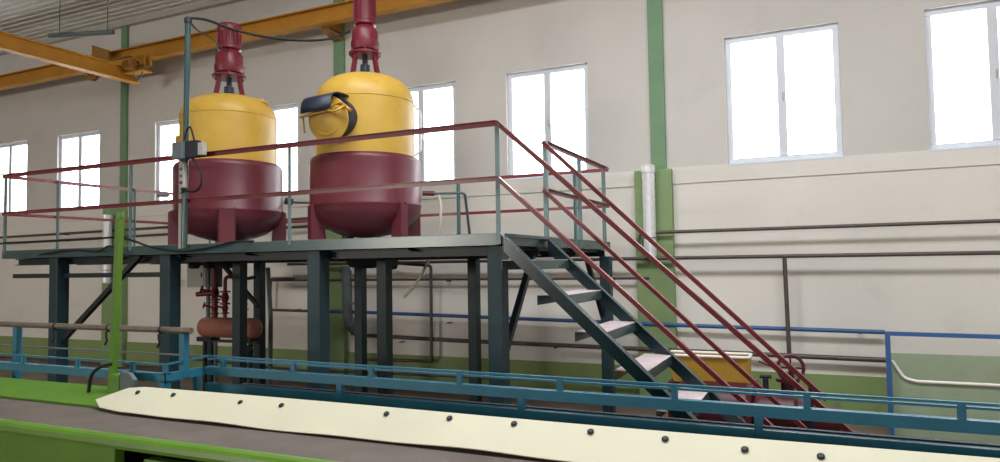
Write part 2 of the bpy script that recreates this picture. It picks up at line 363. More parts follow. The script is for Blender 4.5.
# ------------------------------------------------------------------ platform
ZP = 2.495; X0, X1, Y0, Y1 = -10.45, -2.72, 6.0, 9.8
pf = thing('platform', 'dark teal steel mezzanine platform carrying the two mixing tanks', 'platform', ((X0+X1)/2, (Y0+Y1)/2, 0))
MB().cbox(X0, X1, Y0, Y1, ZP-.006, ZP+.0, .002).build('deck', 'deck', pf)
for nm, a, b, sd in (('edge_beam', (X0, Y0, ZP-.06), (X1, Y0, ZP-.06), -1), ('edge_beam', (X0, Y1, ZP-.06), (X1, Y1, ZP-.06), 1),
                     ('edge_beam', (X0, Y0, ZP-.06), (X0, Y1, ZP-.06), 1), ('edge_beam', (X1, Y0, ZP-.06), (X1, Y1, ZP-.06), -1)):
    MB().channel(a, b, .108, .05, .008, sd).build(nm, 'teal', pf)
for y in (Y0+.2, 7.1, 8.4, Y1-.12): MB().ibeam((X0+.05, y, ZP-.165), (X1-.05, y, ZP-.165), .09, .1, .012).build('girder', 'tealdk', pf)
for x in (-9.3, -8.2, -7.05, -6, -4.93, -3.8, -2.85): MB().ibeam((x, Y0+.06, ZP-.10), (x, Y1-.06, ZP-.10), .1, .07, .008).build('joist', 'tealdk', pf)
def column(x, y, w=.17, top=ZP-.12):
    mb = MB().cbox(x-w/2, x+w/2, y-w/2, y+w/2, .012, top, .008)
    c = mb.build('column', 'tealcol', pf)
    MB().cbox(x-w*.85, x+w*.85, y-w*.85, y+w*.85, 0, .014, .003).build('base_plate', 'tealdk', c)
for x in (-9.35, -7.24, -4.97): column(x, Y0+.1)
column(-2.81, Y0+.1, .155)
for x in (-9.2, -6.99, -4.86, -2.75): column(x, Y1-.14, .15, ZP-.21)
column(-4.82, 7.15, .14, ZP-.21); column(-7.16, 7.15, .14, ZP-.21)
for a, b in (((-9.2, 6.09, 1.3), (-7.75, 6.09, 2.38)), ((-2.8, 6.98, 2.28), (-2.8, 6.2, 1.32)), ((-9.192, 8.8, 2.26), (-8.414, 8.8, 1.571)), ((-2.8, 8.9, 2.28), (-2.8, 9.65, 1.4))):
    MB().bar(a, b, .06, .06).build('brace', 'tealdk', pf)
MB().bar((X0+.1, Y0+.12, ZP-.36), (-7.2, Y0+.12, ZP-.36), .06, .06).build('tie_bar', 'tealdk', pf)

# railings
RT, RM = ZP+1.075, ZP+.54
def railing(label, a, b, posts, side, mid=True, group=None):
    a, b = Vector(a), Vector(b); d = (b-a).normalized(); up = Vector((0, 0, 1)); nrm = d.cross(up)*side
    t = thing('guard_railing', label, 'railing', tuple((a+b)/2)+())
    for z, n_ in ((RT, 'top_rail'), (RM, 'mid_rail')):
        h = .05 if n_ == 'top_rail' else .045
        MB().angle(a+up*(z-ZP), b+up*(z-ZP), .05, h, .006, side).build(n_, 'rail', t)
    for s in posts:
        p = a+d*s+nrm*.004
        MB().angle(p+Vector((0, 0, -.05)), p+Vector((0, 0, RT-ZP-.007)), .045, .045, .006, side, up=-nrm if False else nrm).build('post', 'post', t)
    return t
railing('red and teal front railing along the near edge of the platform', (X0, Y0-.005, ZP), (X1-.02, Y0-.005, ZP), [.03, 2.6, 5.15, X1-X0-.05], 1)
railing('red rear railing at the wall side of the platform behind the tanks', (X0, Y1, ZP), (X1, Y1, ZP), [.05, 1.6, 3.4, 5.25, 7.2], -1)
railing('short red side railing at the left end of the platform', (X0, Y0+.06, ZP), (X0, Y1-.06, ZP), [.7, 2.0, 3.6], -1)
railing('red side railing at the right end of the platform beyond the stair opening', (X1-.03, 7.25, ZP), (X1-.03, Y1-.06, ZP), [1.3, 2.42], 1)

# ------------------------------------------------------------------ staircase
st = thing('staircase', 'teal steel staircase with pinkish treads and sloping red handrails', 'staircase', (-1.3, 6.6, 0))
SL = .915; XS = X1+.02
xb = XS+(ZP-.02)/SL     # where the stringer reaches the floor
for y, sd in ((6.0, -1), (7.2, 1)):
    off = Vector((SL, 0, 1)).normalized()*.105
    a = Vector((XS, y, ZP))-Vector((.0, 0, .145)); b = Vector((xb, y, -.0+.0))-Vector((0, 0, .145-.02))
    top = Vector((XS, y, ZP)); dv = Vector((1, 0, -SL)).normalized(); pn = Vector((SL, 0, 1)).normalized()
    # stringer: channel seen as a plate with flanges, cut plumb at the top and level at the floor
    w_ = .13
    c = MB()
    P = [top, top+Vector((0, 0, -w_*1.36)), Vector((xb-w_*1.36/SL, y, 0)), Vector((xb, y, 0))]
    thick = .008
    inward = -1 if y > 6.5 else 1
    c.prism(P, (0, inward*thick, 0))
    # top flange faces the open side
    c.prism([P[0], P[3], P[3]-pn*.008, P[0]-pn*.008], (0, -.09, 0))
    c.build('stringer', 'stair', st)
for k in range(7):
    zt = ZP-.258-.327*k; xn = XS+(ZP-zt)/SL-.025
    if zt < .1: break
    tr = MB().cbox(xn-.285, xn, 6.01, 7.19, zt-.006, zt, .002).build('tread', 'tread', st)
    MB().cbox(xn-.006, xn+.002, 6.01, 7.19, zt-.095, zt-.005, .002).cbox(xn-.287, xn-.279, 6.01, 7.19, zt-.095, zt-.005, .002).build('tread_lip', 'teal', tr)
for y, sd in ((6.0, 1), (7.2, 1)):
    for z0, n_ in ((RT, 'handrail'), (RM, 'mid_handrail')):
        far = y > 6.5
        sl_, xe = {('handrail', False): (.925, .21), ('mid_handrail', False): (.92, -.36), ('handrail', True): (.968, .05), ('mid_handrail', True): (.943, -.145)}[(n_, far)]
        ze = z0-(xe-XS)*sl_
        MB().angle((XS-.03, y, z0), (xe, y, ze), .05, .048, .006, 1).build(n_, 'rail', st)
for y in (6.0, 7.2):
    if y > 6.5: MB().angle((XS+.0, y, ZP-.05), (XS+.0, y, RT-.005), .045, .045, .006, 1, up=(1, 0, 0)).build('post', 'post', st)
    x = XS+2.6; MB().bar((x, y+.03, .0), (x, y+.03, RT-2.6*(.925 if y < 6.5 else .968)-.03), .04, .04).build('post', 'tealdk', st)
MB().bar((XS+.0, 6.02, ZP-.02), (XS, 7.2, ZP-.02), .06, .03).build('top_plate', 'teal', st)

# ------------------------------------------------------------------ mixing tanks
def tank(cx, cy, label, legs, nozz=(), RY=.655, RJ=.732, sh=4.36, dh=.40, jt=3.64, lw=.085):
    t = thing('mixing_tank', label, 'tank', (cx, cy, ZP))
    C = (cx, cy, 0)
    dome = [(RY, 3.62), (RY, sh)]
    for k in range(1, 13):
        a = k/12*PI/2; dome.append((max(RY*math.cos(a)**.66, .001), sh+dh*math.sin(a)))
    body = MB().lathe(dome, C, 72).build('upper_shell', 'yellow', t)
    MB().torus((cx, cy, sh+.01), (0, 0, 1), RY+.0, .006, 72, 6).build('weld_seam', 'yellow', body)
    jac = [(.02, 2.575)]
    for k in range(1, 13):
        a = k/12*PI/2; jac.append((RJ*math.sin(a), 2.97-.395*math.cos(a)))
    jac += [(RJ+.006, 2.985), (RJ+.006, 3.0), (RJ, 3.01), (RJ, jt-.08)]
    for k in range(1, 7): a = k/6*PI/2; jac.append((RJ-.075+.075*math.cos(a), jt-.08+.08*math.sin(a)))
    jac += [(RY-.02, jt+.002)]
    jk = MB().lathe(jac, C, 72).build('heating_jacket', 'red', t)
    MB().cyl((cx, cy, 2.50), (cx, cy, 2.6), .07).build('outlet', 'red', t)
    for a in legs:
        a = math.radians(a); e = Vector((math.cos(a), math.sin(a), 0)); s_ = Vector((-e.y, e.x, 0)); c0 = Vector(C)
        lg = MB(); r0, r1 = RJ-.07, RJ+.045
        P = lambda r_, q, z: c0+e*r_+s_*q+Vector((0, 0, z))
        lg.prism([P(r1, -lw, ZP+.012), P(r1, lw, ZP+.012), P(r1, lw, 2.98), P(r1, -lw, 2.98)], -e*.012)
        for q in (-lw+.004, lw-.016): lg.prism([P(r1, q, ZP+.012), P(r1, q, 2.98), P(RJ-.01, q, 3.02), P(RJ-.14, q, 2.74), P(RJ-.16, q, ZP+.012)], s_*.012)
        L = lg.build('leg', 'red', t)
        MB().prism([P(r1+.03, -lw-.02, ZP), P(r1+.03, lw+.02, ZP), P(r0-.14, lw+.02, ZP), P(r0-.14, -lw-.02, ZP)], (0, 0, .014)).build('foot_plate', 'red', L)
    for (a, r_, h_) in nozz:
        a = math.radians(a); p = Vector((cx+r_*math.cos(a), cy+r_*math.sin(a), sh+dh*math.sqrt(max(0, 1-(r_/RY)**2))-.03))
        nz = MB().cyl(p, p+Vector((0, 0, h_)), .055, n=20).build('nozzle', 'yellow', t)
        MB().cyl(p+Vector((0, 0, h_)), p+Vector((0, 0, h_+.025)), .09, n=20).build('nozzle_flange', 'yellow', nz)
    return t
T1 = (-7.62, 7.40); T2 = (-5.475, 7.7)
a1 = math.degrees(math.atan2(-T1[1], -T1[0])); a2 = math.degrees(math.atan2(-T2[1], -T2[0]))
t1 = tank(*T1, 'left yellow and red mixing tank with a shorter looking agitator on top', (a1-2, a1+88, a1-92, a1+178), nozz=((a1-115, .36, .05), (a1+75, .40, .04), (a1+60, .50, .03)), sh=4.32, dh=.34, jt=3.675, lw=.11)
t2 = tank(*T2, 'right yellow and red mixing tank with an open round hatch', (a2-66, a2+38, a2+112, a2-158), nozz=((a2-100, .45, .05), (a2+150, .4, .05)), lw=.06)
def agitator(cx, cy, label, legw, zb, sc=1.0, top=1.0, ang=0, lean=0):
    t = thing('agitator', label, 'mixer drive', (cx, cy, zb))
    def L(prof, m, nm, par=t, n=36): return MB().lathe([(r_*sc, zb+z) for r_, z in prof], (cx, cy, 0), n).build(nm, m, par)
    for k in range(4):
        a = math.radians(ang+45+90*k); e = Vector((math.cos(a), math.sin(a), 0))
        MB().bar(Vector((cx, cy, zb-.06))+e*.275*sc, Vector((cx, cy, zb+.30))+e*.185*sc, .045, .03, up=e).build('leg', 'motor', t)
    L([(.23, .285), (.235, .29), (.235, .315), (.2, .325)], 'motor', 'mounting_flange')
    L([(.035, -.07), (.035, .05), (.07, .06), (.07, .15), (.04, .16), (.04, .285)], 'navy', 'shaft_coupling', n=20)
    gb = L([(.13, .32), (.19, .35), (.205, .40), (.205, .46), (.19, .47), (.19, .60), (.15, .66), (.12, .69)], 'motor', 'gearbox')
    for k in range(6):
        a = math.radians(60*k+ang); e = Vector((math.cos(a), math.sin(a), 0)); p = Vector((cx, cy, zb+.315))+e*.21*sc
        MB().cyl(p-Vector((0, 0, .05)), p+Vector((0, 0, .035)), .014, n=8).build('bolt', 'motor', gb)
    L([(.12, .68), (.165, .70), (.165, .74), (.155, .75), (.155, .74+.24*top), (.168, .76+.24*top), (.168, .82+.24*top), (.14, .87+.24*top), (.08, .89+.24*top)], 'motor', 'motor')
    mt = MB()
    for k in range(18):
        a = 2*PI*k/18; e = Vector((math.cos(a), math.sin(a), 0)); p = Vector((cx, cy, 0))
        mt.bar(p+e*.16*sc+Vector((0, 0, zb+.75)), p+e*.16*sc+Vector((0, 0, zb+.74+.24*top)), .008, .02, up=e)
    mt.build('cooling_fins', 'motor', t)
    e = Vector((math.cos(math.radians(ang+200)), math.sin(math.radians(ang+200)), 0)); p = Vector((cx, cy, zb+.80))+e*.18*sc
    MB().cbox(p.x-.05, p.x+.05, p.y-.05, p.y+.05, p.z-.06, p.z+.06, .01).build('terminal_box', 'motor', t)
    return t
agitator(*T1, 'dark red agitator motor on legs atop the left tank, its top in view', 1, 4.65, 1.0, .80, a1)
agitator(*T2, 'dark red agitator motor atop the right tank, running out of the top of the picture', 1, 4.76, .92, 2.2, a2)

# hatch of the right tank
ma = math.radians(a2-31); e = Vector((math.cos(ma), math.sin(ma), 0)); s_ = Vector((-e.y, e.x, 0)); c2 = Vector((T2[0], T2[1], 0)); zc = 4.06
hp = Vector((0, 0, zc))
M0 = c2+hp
nk = MB().lathe([(.25, .0), (.25, .22), (.275, .225), (.275, .25), (.22, .25)], M0+e*.56, 40, e).build('hatch_neck', 'navy', t2)
lid_c = M0+e*.86+Vector((0, 0, -.05))
ld = MB().lathe([(.27, -.02), (.285, 0), (.28, .02), (.22, .035), (.19, .05), (.1, .075), (.01, .085)], lid_c, 40, (e+Vector((0, 0, -.08))).normalized()).build('hatch_lid', 'yellow', t2)
MB().torus(lid_c+e*.035, e, .19, .008, 32, 6).build('lid_ring', 'yellow', ld)
MB().cyl(lid_c+e*.11-s_*.34+Vector((0, 0, .04)), lid_c+e*.11+s_*.33+Vector((0, 0, .11)), .02, n=12).build('clamp_bar', 'bronze', t2)
MB().torus(lid_c+e*.12+s_*.18+Vector((0, 0, .11)), (e+Vector((0, 0, 1.2))).normalized(), .10, .014).build('hand_ring', 'bronze', t2)
MB().cyl(lid_c+e*.1+s_*.27+Vector((0, 0, .14)), lid_c+e*.1+s_*.38+Vector((0, 0, .05)), .02, n=10).build('clamp_handle', 'bronze', t2)
MB().cyl(lid_c+e*.09-s_*.31+Vector((0, 0, .04)), lid_c+e*.09-s_*.29+Vector((0, 0, -.16)), .012, n=8).build('swing_bolt', 'bronze', t2)
# curved rubber flap over the hatch
fl = MB(); pts = []
for k in range(9):
    a = math.radians(38+ (150-38)*k/8)     # arc in the e/z plane
    pts.append((math.cos(a), math.sin(a)))
prof3 = [(1.06, .03), (1.055, .10), (1.035, .17), (.99, .225), (.91, .26), (.78, .275), (.6, .27)]
vs = []
for q, tilt in ((.15, .005), (-.27, -.03)):
    for d_, z_ in prof3: vs.append(M0+e*d_+s_*q+Vector((0, 0, z_+.005+tilt)))
n = len(prof3)
fl.add(vs, [[i, i+1, i+1+n, i+n] for i in range(n-1)])
fo = fl.build('rubber_flap', 'navy', t2)
sm = fo.modifiers.new('thick', 'SOLIDIFY'); sm.thickness = .014
for p in fo.data.polygons: p.use_smooth = True
# sight tube on the right-hand side of the right tank
sa = math.radians(a2+92); e2 = Vector((math.cos(sa), math.sin(sa), 0)); q = c2+e2*.71
MB().bend([c2+e2*.62+Vector((0, 0, 4.42)), q+e2*.03+Vector((0, 0, 4.30)), q+e2*.03+Vector((0, 0, 3.75)), c2+e2*.63+Vector((0, 0, 3.68))], .016, .05).build('sight_tube', 'foil', t2)
for z in (3.18,):
    MB().cyl(c2+e2*.76+Vector((0, 0, z)), c2+e2*.92+Vector((0, 0, z)), .035).build('side_nozzle', 'red', t2)
# side pipe from the left tank to the right
c1 = Vector((T1[0], T1[1], 0)); sa = math.radians(a1+92); e1 = Vector((math.cos(sa), math.sin(sa), 0))
sn = MB().cyl(c1+e1*.76+Vector((0, 0, 3.18)), c1+e1*.88+Vector((0, 0, 3.16)), .05).build('side_nozzle', 'navy', t1)
MB().cyl(c1-e1*.77+Vector((0, 0, 3.22)), c1-e1*.92+Vector((0, 0, 3.22)), .025).build('side_nozzle', 'slate', t1)
MB().cbox(c1.x-.66, c1.x-.6, c1.y-.36, c1.y-.2, 3.85, 4.1).build('name_plate', 'yellow', t1)
solo(MB().bend([c1+e1*.9+Vector((0, 0, 3.16)), Vector((-6.42, 7.75, 3.10)), Vector((-6.42, 7.75, ZP))], .02, .06), 'transfer_pipe', 'slate', 'thin grey pipe dropping between the two tanks', 'pipe')
solo(MB().bend([c2+e2*.92+Vector((0, 0, 3.18)), Vector((-4.45, 8.6, 3.2)), Vector((-4.72, 9.3, ZP))], .02, .06), 'transfer_pipe', 'slate', 'thin grey pipe right of the right tank beside a white hose', 'pipe')
solo(MB().tube([(-4.72, 8.3, 3.2), (-4.70, 8.35, 3.05), (-4.74, 8.4, 2.8), (-4.9, 8.5, 2.45), (-5.15, 8.5, 2.0), (-5.4, 8.5, 1.75)], .02), 'water_hose', 'white', 'white hose hanging beside the right tank and down under the platform', 'hose')

# conduit mast on the front railing
t = thing('cable_mast', 'tall teal pipe mast on the front railing carrying the black cables', 'mast', (-6.86, Y0-.04, ZP))
MB().cyl((-6.84, Y0-.045, ZP-.05), (-6.80, Y0-.045, 5.17), .034, n=16).build('mast_pipe', 'teal', t)
MB().lathe([(.034, 0), (.045, .0), (.045, .05), (.02, .07)], (-6.80, Y0-.045, 5.16), 16).build('mast_cap', 'navy', t)
for z in (3.1, 3.5): MB().torus((-6.86, Y0-.045, z), (0, 0, 1), .038, .008).build('mast_clamp', 'slate', t)
MB().angle((-6.98, Y0-.01, ZP-.05), (-6.98, Y0-.01, RT-.01), .045, .045, .006, 1, up=(0, -1, 0)).build('mast_post', 'grey', t)
t = thing('switch_box', 'slate electrical box with dark cover on the railing left of the tank', 'electrical box', (-6.87, 5.9, 3.5))
MB().cbox(-6.88, -6.71, 5.80, 5.92, 3.49, 3.69, .01).build('housing', 'slate', t)
MB().cbox(-6.71, -6.53, 5.84, 5.92, 3.50, 3.70, .01).build('dark_cover', 'tealdk', t)
MB().cbox(-6.53, -6.44, 5.86, 5.92, 3.52, 3.67, .01).build('pale_cover', 'grey', t)
t = thing('push_button_station', 'small pale control pendant fixed to the mast below the top rail', 'control box', (-6.82, 5.9, 3.15))
MB().cbox(-6.85, -6.77, 5.88, 5.93, 3.16, 3.45, .008).build('housing', 'grey', t)
for z in (3.22, 3.30, 3.38): MB().cyl((-6.81, 5.88, z), (-6.81, 5.865, z), .018, n=12).build('button', 'red' if z < 3.25 else 'slate', t)
MB().cyl((-6.81, 5.905, 3.10), (-6.81, 5.905, 3.16), .018, n=12).build('cable_gland', 'black', t)
solo(MB().tube([(-6.62, 5.86, 3.50), (-6.52, 5.86, 3.40), (-6.46, 5.86, 3.28), (-6.48, 5.86, 3.15), (-6.60, 5.87, 3.10), (-6.80, 5.88, 3.14)], .013), 'control_cable', 'black', 'black cable loop under the switch box in front of the red jacket', 'cable')
solo(MB().tube([(-6.76, 5.88, 3.72), (-6.72, 5.88, 3.84), (-6.66, 5.88, 3.86), (-6.60, 5.88, 3.70)], .011), 'control_cable', 'black', 'small black cable arch above the switch box', 'cable')
solo(MB().tube([(-6.80, Y0-.04, 5.22), (-6.7, 6.15, 5.24), (-6.5, 6.4, 5.16), (-6.25, 6.7, 5.12), (-5.95, 7.0, 5.12), (-5.75, 7.3, 5.20), (-5.66, 7.62, 5.38)], .016), 'power_cable', 'black', 'long black cable sagging from the mast to the right agitator', 'cable')
solo(MB().tube([(-6.81, Y0-.03, 5.20), (-6.9, 6.2, 5.15), (-7.1, 6.6, 5.2), (-7.4, 7.1, 5.22), (-7.52, 7.28, 5.32)], .010), 'power_cable', 'black', 'short thin black cable from the mast to the left agitator', 'cable')
solo(MB().tube([(-10.3, 5.93, 2.60), (-8.6, 5.93, 2.60), (-7.9, 5.92, 2.60), (-7.35, 5.92, 2.47), (-6.9, 5.92, 2.41), (-6.4, 5.92, 2.44), (-6.05, 5.94, 2.50), (-5.8, 6.0, 2.50)], .013), 'floor_cable', 'black', 'black cable drooping over the front edge of the platform deck', 'cable')
solo(MB().tube([(-9.5, 5.93, 2.42), (-8.9, 5.92, 2.47), (-8.35, 5.92, 2.44), (-8.1, 5.93, 2.50), (-7.8, 5.93, 2.36)], .012), 'floor_cable', 'black', 'short black cable on the platform edge at the left end of the railing', 'cable')

# ------------------------------------------------------------------ equipment under the platform
t = thing('control_cabinet', 'grey control cabinet hanging under the left part of the platform', 'cabinet', (-10.0, 9.1, 1.86))
MB().cbox(-10.27, -9.82, 9.0, 9.2, 1.87, 2.32, .01).build('housing', 'grey', t)
MB().cbox(-9.8, -9.62, 9.02, 9.2, 1.87, 2.30, .008).build('side_duct', 'slate', t)
MB().cbox(-10.24, -9.85, 8.985, 9.0, 1.90, 2.29, .006).build('door', 'grey', t)
MB().cbox(-9.9, -9.88, 8.97, 8.985, 2.05, 2.13, .003).build('latch', 'dark', t)
for x in (-10.2, -9.87): MB().cbox(x-.015, x+.015, 9.08, 9.12, 2.30, 2.42, .003).build('hanger', 'dark', t)

def valve(mb_t, p, ax=(0, 0, 1), s=1.0, m='motor', wheel=(-.75, -.6, .28)):
    p = Vector(p); ax = Vector(ax).normalized(); wv = Vector(wheel)
    b = MB().lathe([(.075*s, -.1*s), (.075*s, -.08*s), (.035*s, -.075*s), (.06*s, 0), (.035*s, .075*s), (.075*s, .08*s), (.075*s, .1*s)], p, 20, ax).build('valve', m, mb_t)
    MB().cyl(p, p+wv*.16*s, .018*s, n=10).build('stem', m, b)
    MB().torus(p+wv*.17*s, wv, .045*s, .010*s, 24, 8).build('hand_wheel', m, b)
    return b
t = thing('steam_manifold', 'salmon pink horizontal drum on a stand with dark red valves under the platform', 'boiler drum', (-8.8, 8.5, 0))
zc = 1.235
MB().lathe([(.05, -.60), (.12, -.59), (.155, -.56), (.165, -.53), (.165, .53), (.155, .56), (.12, .59), (.05, .60)], (-8.73, 8.5, zc), 40, (1, 0, 0)).build('drum', 'salmon', t)
for x in (-9.2, -8.35):
    MB().bar((x-.07, 8.5, 0), (x-.07, 8.5, 1.07), .05, .05).bar((x+.07, 8.5, 0), (x+.07, 8.5, 1.07), .05, .05).build('stand_leg', 'tealdk', t)
    MB().cbox(x-.16, x+.16, 8.4, 8.6, 1.03, 1.08, .004).build('saddle', 'tealdk', t)
MB().cbox(-9.4, -8.1, 8.44, 8.56, 1.0, 1.035, .004).build('stand_beam', 'tealdk', t)
MB().bend([(-9.06, 8.5, 1.38), (-9.06, 8.5, 2.25)], .05).build('riser', 'motor', t)
valve(t, (-9.06, 8.5, 1.80), s=1.25); valve(t, (-9.06, 8.5, 1.55), s=1.0)
MB().bend([(-8.83, 8.5, 1.38), (-8.83, 8.5, 2.06), (-8.6, 8.5, 2.06)], .03).build('riser', 'motor', t)
valve(t, (-8.83, 8.5, 1.72), s=1.1); valve(t, (-8.83, 8.5, 1.55), s=.9)
MB().bend([(-8.27, 8.5, 1.1), (-8.27, 8.5, .5)], .025).build('drain_pipe', 'dark', t)
valve(t, (-8.30, 8.5, .87), s=1.0, m='dark')
MB().bend([(-8.42, 8.5, 1.38), (-8.42, 8.5, 2.02), (-8.2, 8.5, 2.05)], .028).build('riser', 'dark', t)
valve(t, (-8.42, 8.5, 1.62), s=.95)
MB().cyl((-9.3, 8.35, 1.78), (-9.0, 8.45, 1.80), .04).build('strainer', 'motor', t)
MB().bend([(-9.42, 8.7, .1), (-9.42, 8.7, 2.28)], .035).build('feed_pipe', 'slate', t)
MB().bend([(-9.3, 8.75, .1), (-9.3, 8.75, 2.28)], .03).build('feed_pipe', 'slate', t)
pp1 = solo(MB().bend([(-9.441, YP, 1.982), (-10.041, YP, 1.982), (-10.074, YP, 1.349), (-8.077, YP, 1.327)], .026, .05), 'process_pipe', 'darkpipe', 'square bent dark pipe behind the left columns under the platform', 'pipe')
pp2 = solo(MB().bend([(-7.113, YP-.06, 2.254), (-6.288, YP-.06, 2.189), (-6.299, YP-.06, 0.495), (-7.928, YP-.06, 0.462)], .028, .06), 'process_pipe', 'darkpipe', 'dark pipe bending down behind the middle columns to near the floor', 'pipe')
pp3 = solo(MB().bend([(-8.333, YP, 2.114), (-8.086, YP, 2.146), (-8.064, YP, 0.899)], .022, .06), 'process_pipe', 'darkpipe', 'short dark pipe beside the grey foil duct under the platform', 'pipe')
solo(MB().bend([(-8.9, 9.6, .1), (-8.88, 9.6, 1.3), (-8.95, 9.6, 2.2)], .04, .1), 'drain_hose', 'slate', 'grey flexible hose standing against the rear left column', 'hose')
for p_, x_, z_ in ((pp1, -9.4, 1.36), (pp2, -6.9, .46), (pp3, -8.1, 1.5)): MB().bar((x_, YP-.06, z_), (x_, YW, z_), .03, .02).build('pipe_clip', 'darkpipe', p_)
t = thing('tank_drain', 'black drain assembly with valves below the right tank', 'drain', (-5.49, 7.7, 2.1))
MB().lathe([(.1, 2.17), (.2, 2.19), (.25, 2.24), (.27, 2.30), (.27, 2.33)], (-5.49, 7.7, 0), 28).build('sump', 'dark', t)
MB().cyl((-5.49, 7.7, 2.25), (-5.1, 7.75, 2.25), .06).build('outlet_pipe', 'dark', t)
MB().cyl((-5.1, 7.75, 2.25), (-5.06, 7.755, 2.25), .1, n=20).build('outlet_flange', 'dark', t)
t = thing('tank_drain', 'black drain assembly below the left tank above the pink drum', 'drain', (-7.62, 7.4, 2.1))
MB().lathe([(.08, 2.2), (.16, 2.22), (.2, 2.27), (.2, 2.33)], (-7.62, 7.4, 0), 28).build('sump', 'dark', t)
MB().cyl((-7.62, 7.4, 2.29), (-8.3, 7.35, 2.29), .04).build('outlet_pipe', 'dark', t)
for x in (-7.95, -8.25): MB().lathe([(.05, 2.2), (.08, 2.22), (.08, 2.32)], (x, 7.36, 0), 20).build('outlet_cap', 'dark', t)
t = thing('pull_cord', 'thin cord with a small pull handle hanging on the wall under the platform', 'cord', (-12.7, 10.9, 1.9))
MB().cyl((-12.7, YP, 1.95), (-12.7, YP, 2.94), .006, n=6).build('cord', 'slate', t)
MB().torus((-12.7, YP, 1.90), (0, 1, 0), .05, .02).build('pull_handle', 'grey', t)

# ------------------------------------------------------------------ blue frame in front
YB = 3.8
bf = thing('conveyor_frame', 'long low blue steel frame running behind the cream board', 'frame', (-2, YB, 0))
BX0, BX1 = -4.15, 3.6
MB().channel((BX0, YB, 1.438), (BX1, YB, 1.438), .058, .05, .006, -1).build('upper_beam', 'blue', bf)
MB().channel((BX0, YB, 1.302), (BX1, YB, 1.302), .085, .05, .006, -1).build('lower_beam', 'blue', bf)
MB().bar((BX0+.3, YB+.07, 1.338), (BX1, YB+.07, 1.338), .03, .03).build('inner_rail', 'dark', bf)
bf.rotation_euler.y = .005
MB().bar((BX0, YB, 1.545), (BX1, YB, 1.545), .016, .012).build('guard_rail', 'blue', bf)
MB().bar((BX0, YB+.03, 1.520), (BX1, YB+.03, 1.520), .016, .012).build('guard_rail', 'blue', bf)
x = -4.225+.02; k = 0
px = [-4.22+.655*i for i in range(1, 12)]
for i in range(-1, 11):
    x = -3.343+.6526*i
    if BX0 < x < BX1: MB().cbox(x-.017, x+.017, YB+.01, YB+.04, 1.467, 1.545, .003).build('rail_post', 'blue', bf)
for i in range(-1, 5):
    x = -2.935+1.313*i
    if x > BX0-.1:
        MB().cbox(x-.021, x+.021, YB-.004, YB+.04, 1.28, 1.42, .003).build('post', 'blue', bf)
        MB().cbox(x-.03, x+.03, YB+.0, YB+.05, 0, 1.26, .003).build('leg', 'blue', bf)
# left part: widened bay with the roller pipe on posts
lf = thing('roller_stand', 'blue stand at left holding a worn steel pipe with hanging hooks', 'stand', (-5.6, 3.6, 0))
MB().channel((-8.4, 3.46, 1.443), (-4.15, 3.46, 1.443), .058, .05, .006, -1).build('front_beam', 'blue', lf)
MB().channel((-4.15, 3.46, 1.443), (-4.15, 3.80, 1.443), .058, .05, .006, -1).build('side_beam', 'blue', lf)
MB().bar((-8.4, 3.47, 1.536), (-4.16, 3.47, 1.536), .014, .012).bar((-4.16, 3.47, 1.536), (-4.16, 3.80, 1.545), .014, .012).build('guard_rod', 'blue', lf)
MB().bar((-8.4, 3.82, 1.548), (-4.15, 3.82, 1.548), .014, .012).build('guard_rod', 'slate', lf)
for x in (-7.8, -7.1, -6.4, -5.75, -5.1, -4.5, -4.17): MB().cbox(x-.014, x+.014, 3.465, 3.49, 1.472, 1.54, .003).build('rod_post', 'blue', lf)
for x in (-8.3, -6.2, -4.19): MB().cbox(x-.03, x+.03, 3.46, 3.52, 0, 1.414, .004).build('leg', 'blue', lf)
for x in (-8.0, -6.1, -4.17):
    MB().cbox(x-.026, x+.026, 3.61, 3.66, 1.42 if x > -5 else 0, 1.735, .004).build('tall_post', 'blue', lf)
MB().cyl((-8.3, 3.635, 1.757), (-4.10, 3.635, 1.757), .023, n=24).build('roller_pipe', 'steel', lf)
for x in (-4.40, -4.97, -5.6, -6.6):
    MB().torus((x, 3.635, 1.757), (1, 0, 0), .027, .005).bend([(x, 3.61, 1.73), (x, 3.61, 1.69), (x+.012, 3.61, 1.665), (x-.012, 3.61, 1.63)], .008, .015).build('hook', 'dark', lf)

# ------------------------------------------------------------------ green belt machine
ZT = 1.30
bt = thing('belt_machine', 'lime green belt table with a bolted cream guard board along its back', 'conveyor', (-1.5, 2.85, 0))
MB().cbox(-6.6, 3.2, 2.666, 3.10, ZT-.03, ZT-.008, .004).build('belt', 'belt', bt)
rim = MB(); pr_ = [(2.585, ZT-.062), (2.582, ZT-.045), (2.588, ZT-.02), (2.602, ZT-.006), (2.625, ZT+.0), (2.65, ZT+.0), (2.66, ZT-.004), (2.665, ZT-.02), (2.665, ZT-.062)]
rim.prism([(-6.6, y_, z_) for y_, z_ in pr_], (9.8, 0, 0)); rim.build('rim', 'lime', bt)
MB().cbox(-6.6, 3.2, 3.06, 3.12, ZT-.12, ZT-.035, .004).build('rear_rail', 'lime', bt)
MB().cbox(-6.6, -3.50, 2.60, 2.66, .1, ZT-.055, .004).build('side_panel', 'lime', bt)
MB().cbox(-3.38, 3.2, 2.68, 2.74, 1.10, 1.17, .01).build('lower_rail', 'lime', bt)
MB().cbox(-6.5, 3.2, 2.95, 2.97, .1, ZT-.04, .004).build('inner_panel', 'dark', bt)
for x in (-3.40, -1.6, .2, 2.0): MB().cbox(x-.03, x+.03, 2.8, 2.86, 0, ZT-.03, .004).build('leg', 'dark', bt)
for x in (-6.5, -3.62, 3.1): MB().cbox(x-.05, x+.05, 2.62, 3.1, 0, .12, .004).build('foot', 'lime', bt)
